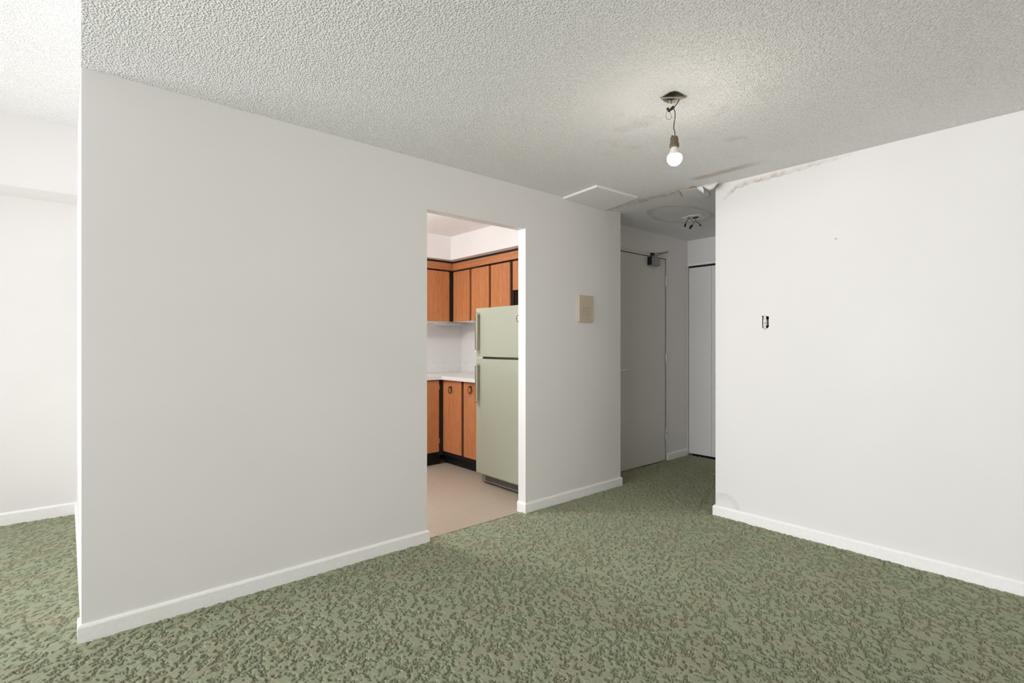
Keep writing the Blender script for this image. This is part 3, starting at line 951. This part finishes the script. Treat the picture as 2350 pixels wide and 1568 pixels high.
# base units and worktop
BXF, BYF = 2.945, 4.478
by = lambda x: P(x, 950, X=BXF).y
bx_ = lambda x: P(x, 950, Y=BYF).x
bc = empty('base_cabinet', (3.27, 4.1, 0), 'teak base cabinet with ring pulls beside the refrigerator', 'base cabinet')
obj('carcass', B(2.964, KX - .002, 3.715, 4.53, .10, .874), M_BLACK, bc)
obj('toe_kick', B(3.020, 3.04, 3.715, 4.56, -.003, .10), M_BLACK, bc)
obj('bottom_rail', B(2.955, 2.966, 3.715, 4.50, .098, .136), M_BLACK, bc)


def ring_pull(parent, x, y, z, s=1.0):
    k = obj('ring_pull', lathe((x + .001, y, z + .030 * s), (-1, 0, 0), [(0, .012 * s), (.004, .013 * s), (.010, .008 * s), (.015, .009 * s), (.019, .005 * s)], 12), M_BRONZE, parent, True)
    pts = []
    for i in range(8):
        t = 2 * math.pi * i / 8 + math.pi / 8
        pts.append((x - .016 - .004 * math.cos(t), y + .026 * s * math.cos(t), z + .004 - .036 * s * math.sin(t)))
    pts.append(pts[0])
    g = tube(curve_pts(pts, 3), .0032 * s, 6)
    pts2 = [(p[0] - .004, y + (p[1] - y) * .80, z + (p[2] - z) * .84) for p in pts]
    tube(curve_pts(pts2, 3), .0022 * s, 6, g)
    obj('ring', g, M_BRONZE, k, True)


for a, b, hx in ((1016.8, 1058.1, 1035.5), (1063.6, None, 1081)):
    y1 = by(a); y0 = by(b) if b else 3.735
    dr = obj('cabinet_door', B(BXF, 2.963, y0, y1, .138, .868), M_WOODV, bc, bevel=.0015)
    q = P(hx, 896, X=BXF)
    ring_pull(dr, BXF, q.y, q.z - .0, 1.0)
bb = empty('base_cabinet', (2.3, 4.77, 0), 'teak base cabinet facing the doorway in the kitchen corner', 'base cabinet')
obj('carcass', B(1.20, 2.943, 4.500, KY - .004, .10, .874), M_BLACK, bb)
obj('toe_kick', B(1.20, 2.943, 4.545, 4.56, -.003, .10), M_BLACK, bb)
xr_ = bx_(1007.6)
for k in range(3):
    obj('cabinet_door', B(xr_ - .44 * (k + 1) + .024, xr_ - .44 * k, BYF, 4.496, .138, .868), M_WOODV, bb, bevel=.0015)
obj('corner_post', B(xr_ + .004, 2.943, 4.484, 4.497, .10, .874), M_BLACK, bb)
for z in (.80, .25):
    obj('hinge', B(xr_ + .002, xr_ + .010, 4.478, 4.484, z - .025, z + .025), M_STEEL, bb)
wt = empty('worktop', (3.0, 4.7, .876), 'white speckled laminate worktop with a low backsplash', 'worktop')
obj('slab', prism([(1.2, 4.46, .8765), (2.91, 4.46, .8765), (2.91, 3.712, .8765), (KX, 3.712, .8765), (KX, KY, .8765), (1.2, KY, .8765)], (0, 0, .0375)), M_COUNTER, wt, bevel=.003)
obj('backsplash', B(KX - .02, KX, 3.712, KY - .021, .9145, 1.022), M_COUNTER, wt, bevel=.002)
obj('backsplash', B(1.2, KX, KY - .020, KY, .9145, 1.022), M_COUNTER, wt, bevel=.002)

# refrigerator
FX, FY0, FY1, FT = 2.765, 2.965, 3.682, 1.560
fg = empty('refrigerator', (3.15, 3.32, 0), 'avocado green two-door refrigerator with bar handles in the kitchen', 'refrigerator')
bxf = 2.835
obj('body', B(bxf, 3.50, FY0 + .012, FY1 - .008, .02, FT - .006), M_GREENF, fg, bevel=.006)
fd = obj('freezer_door', B(FX, bxf - .012, FY0, FY1, 1.1305, FT), M_GREENF, fg, bevel=.006)
rd = obj('fridge_door', B(FX, bxf - .012, FY0, FY1, .100, 1.1135), M_GREENF, fg, bevel=.006)
obj('gasket', B(bxf - .012, bxf, FY0 + .02, FY1 - .025, .11, FT - .01), M_GREEND, fg)
gr = obj('base_grille', B(2.832, 2.850, FY0 + .01, FY1 + .004, .014, .094), M_GRILLE, fg, bevel=.002)
obj('grille_slot', B(2.8300, 2.8325, FY0 + .07, FY1 - .050, .026, .066), M_BLACK, gr)  # black sheet painted as the shade between the ribs
n = 44
for i in range(n):
    y = FY0 + .075 + (FY1 - FY0 - .13) * i / (n - 1)
    obj('grille_rib', B(2.8285, 2.8315, y - .0022, y + .0022, .026, .066), M_GRILLE, gr)
for dr, za, zb_ in ((fd, 1.170, 1.522), (rd, .724, 1.072)):
    hy = FY1 - .045
    hb = bmesh.new()
    box(hb, FX - .034, FX - .014, hy - .012, hy + .012, za + .02, zb_ - .02)
    h = obj('handle', hb, M_GREENF, dr, bevel=.003)
    obj('handle_trim', B(FX - .0375, FX - .0345, hy + .004, hy + .011, za + .022, zb_ - .022), M_BADGE, h)
    for z in (za, zb_):
        m_ = B(FX - .038, FX + .001, hy - .013, hy + .013, z - .018 if z == zb_ else z, z if z == zb_ else z + .018)
        obj('handle_bracket', m_, M_CHROME, h, bevel=.002)
c = P(1191, 731.5, X=FX)
mg = empty('fridge_magnet', (FX, c.y, c.z - .03), 'round brown magnet with a pale motif on the freezer door', 'magnet')
obj('disc', lathe((FX - .0005, c.y, c.z), (-1, 0, 0), [(0, .030), (.004, .030), (.005, .027)], 28), M_BADGE, mg)
tm = lathe((FX - .0055, c.y + .004, c.z + .009), (-1, 0, 0), [(0, .009), (.001, .009)], 14)
box(tm, FX - .0066, FX - .0056, c.y - .012, c.y + .016, c.z - .013, c.z - .006)
obj('motif', tm, M_PAPER, mg)

# kitchen ceiling lamp (hidden behind the partition)
kl = empty('kitchen_ceiling_lamp_offscreen', (1.45, 3.75, HC - .485), 'round white ceiling lamp lighting the kitchen', 'ceiling lamp')
obj('lamp_base', lathe((1.45, 3.75, HC), (0, 0, -1), [(0, .07), (.015, .07), (.02, .012), (.33, .012)], 24), M_FRAME, kl)
obj('lamp_shade', lathe((1.45, 3.75, HC - .325), (0, 0, -1), [(0, .03), (.01, .075), (.04, .118), (.08, .135), (.12, .118), (.15, .075), (.16, .01)], 28), M_KLAMP, kl, True)
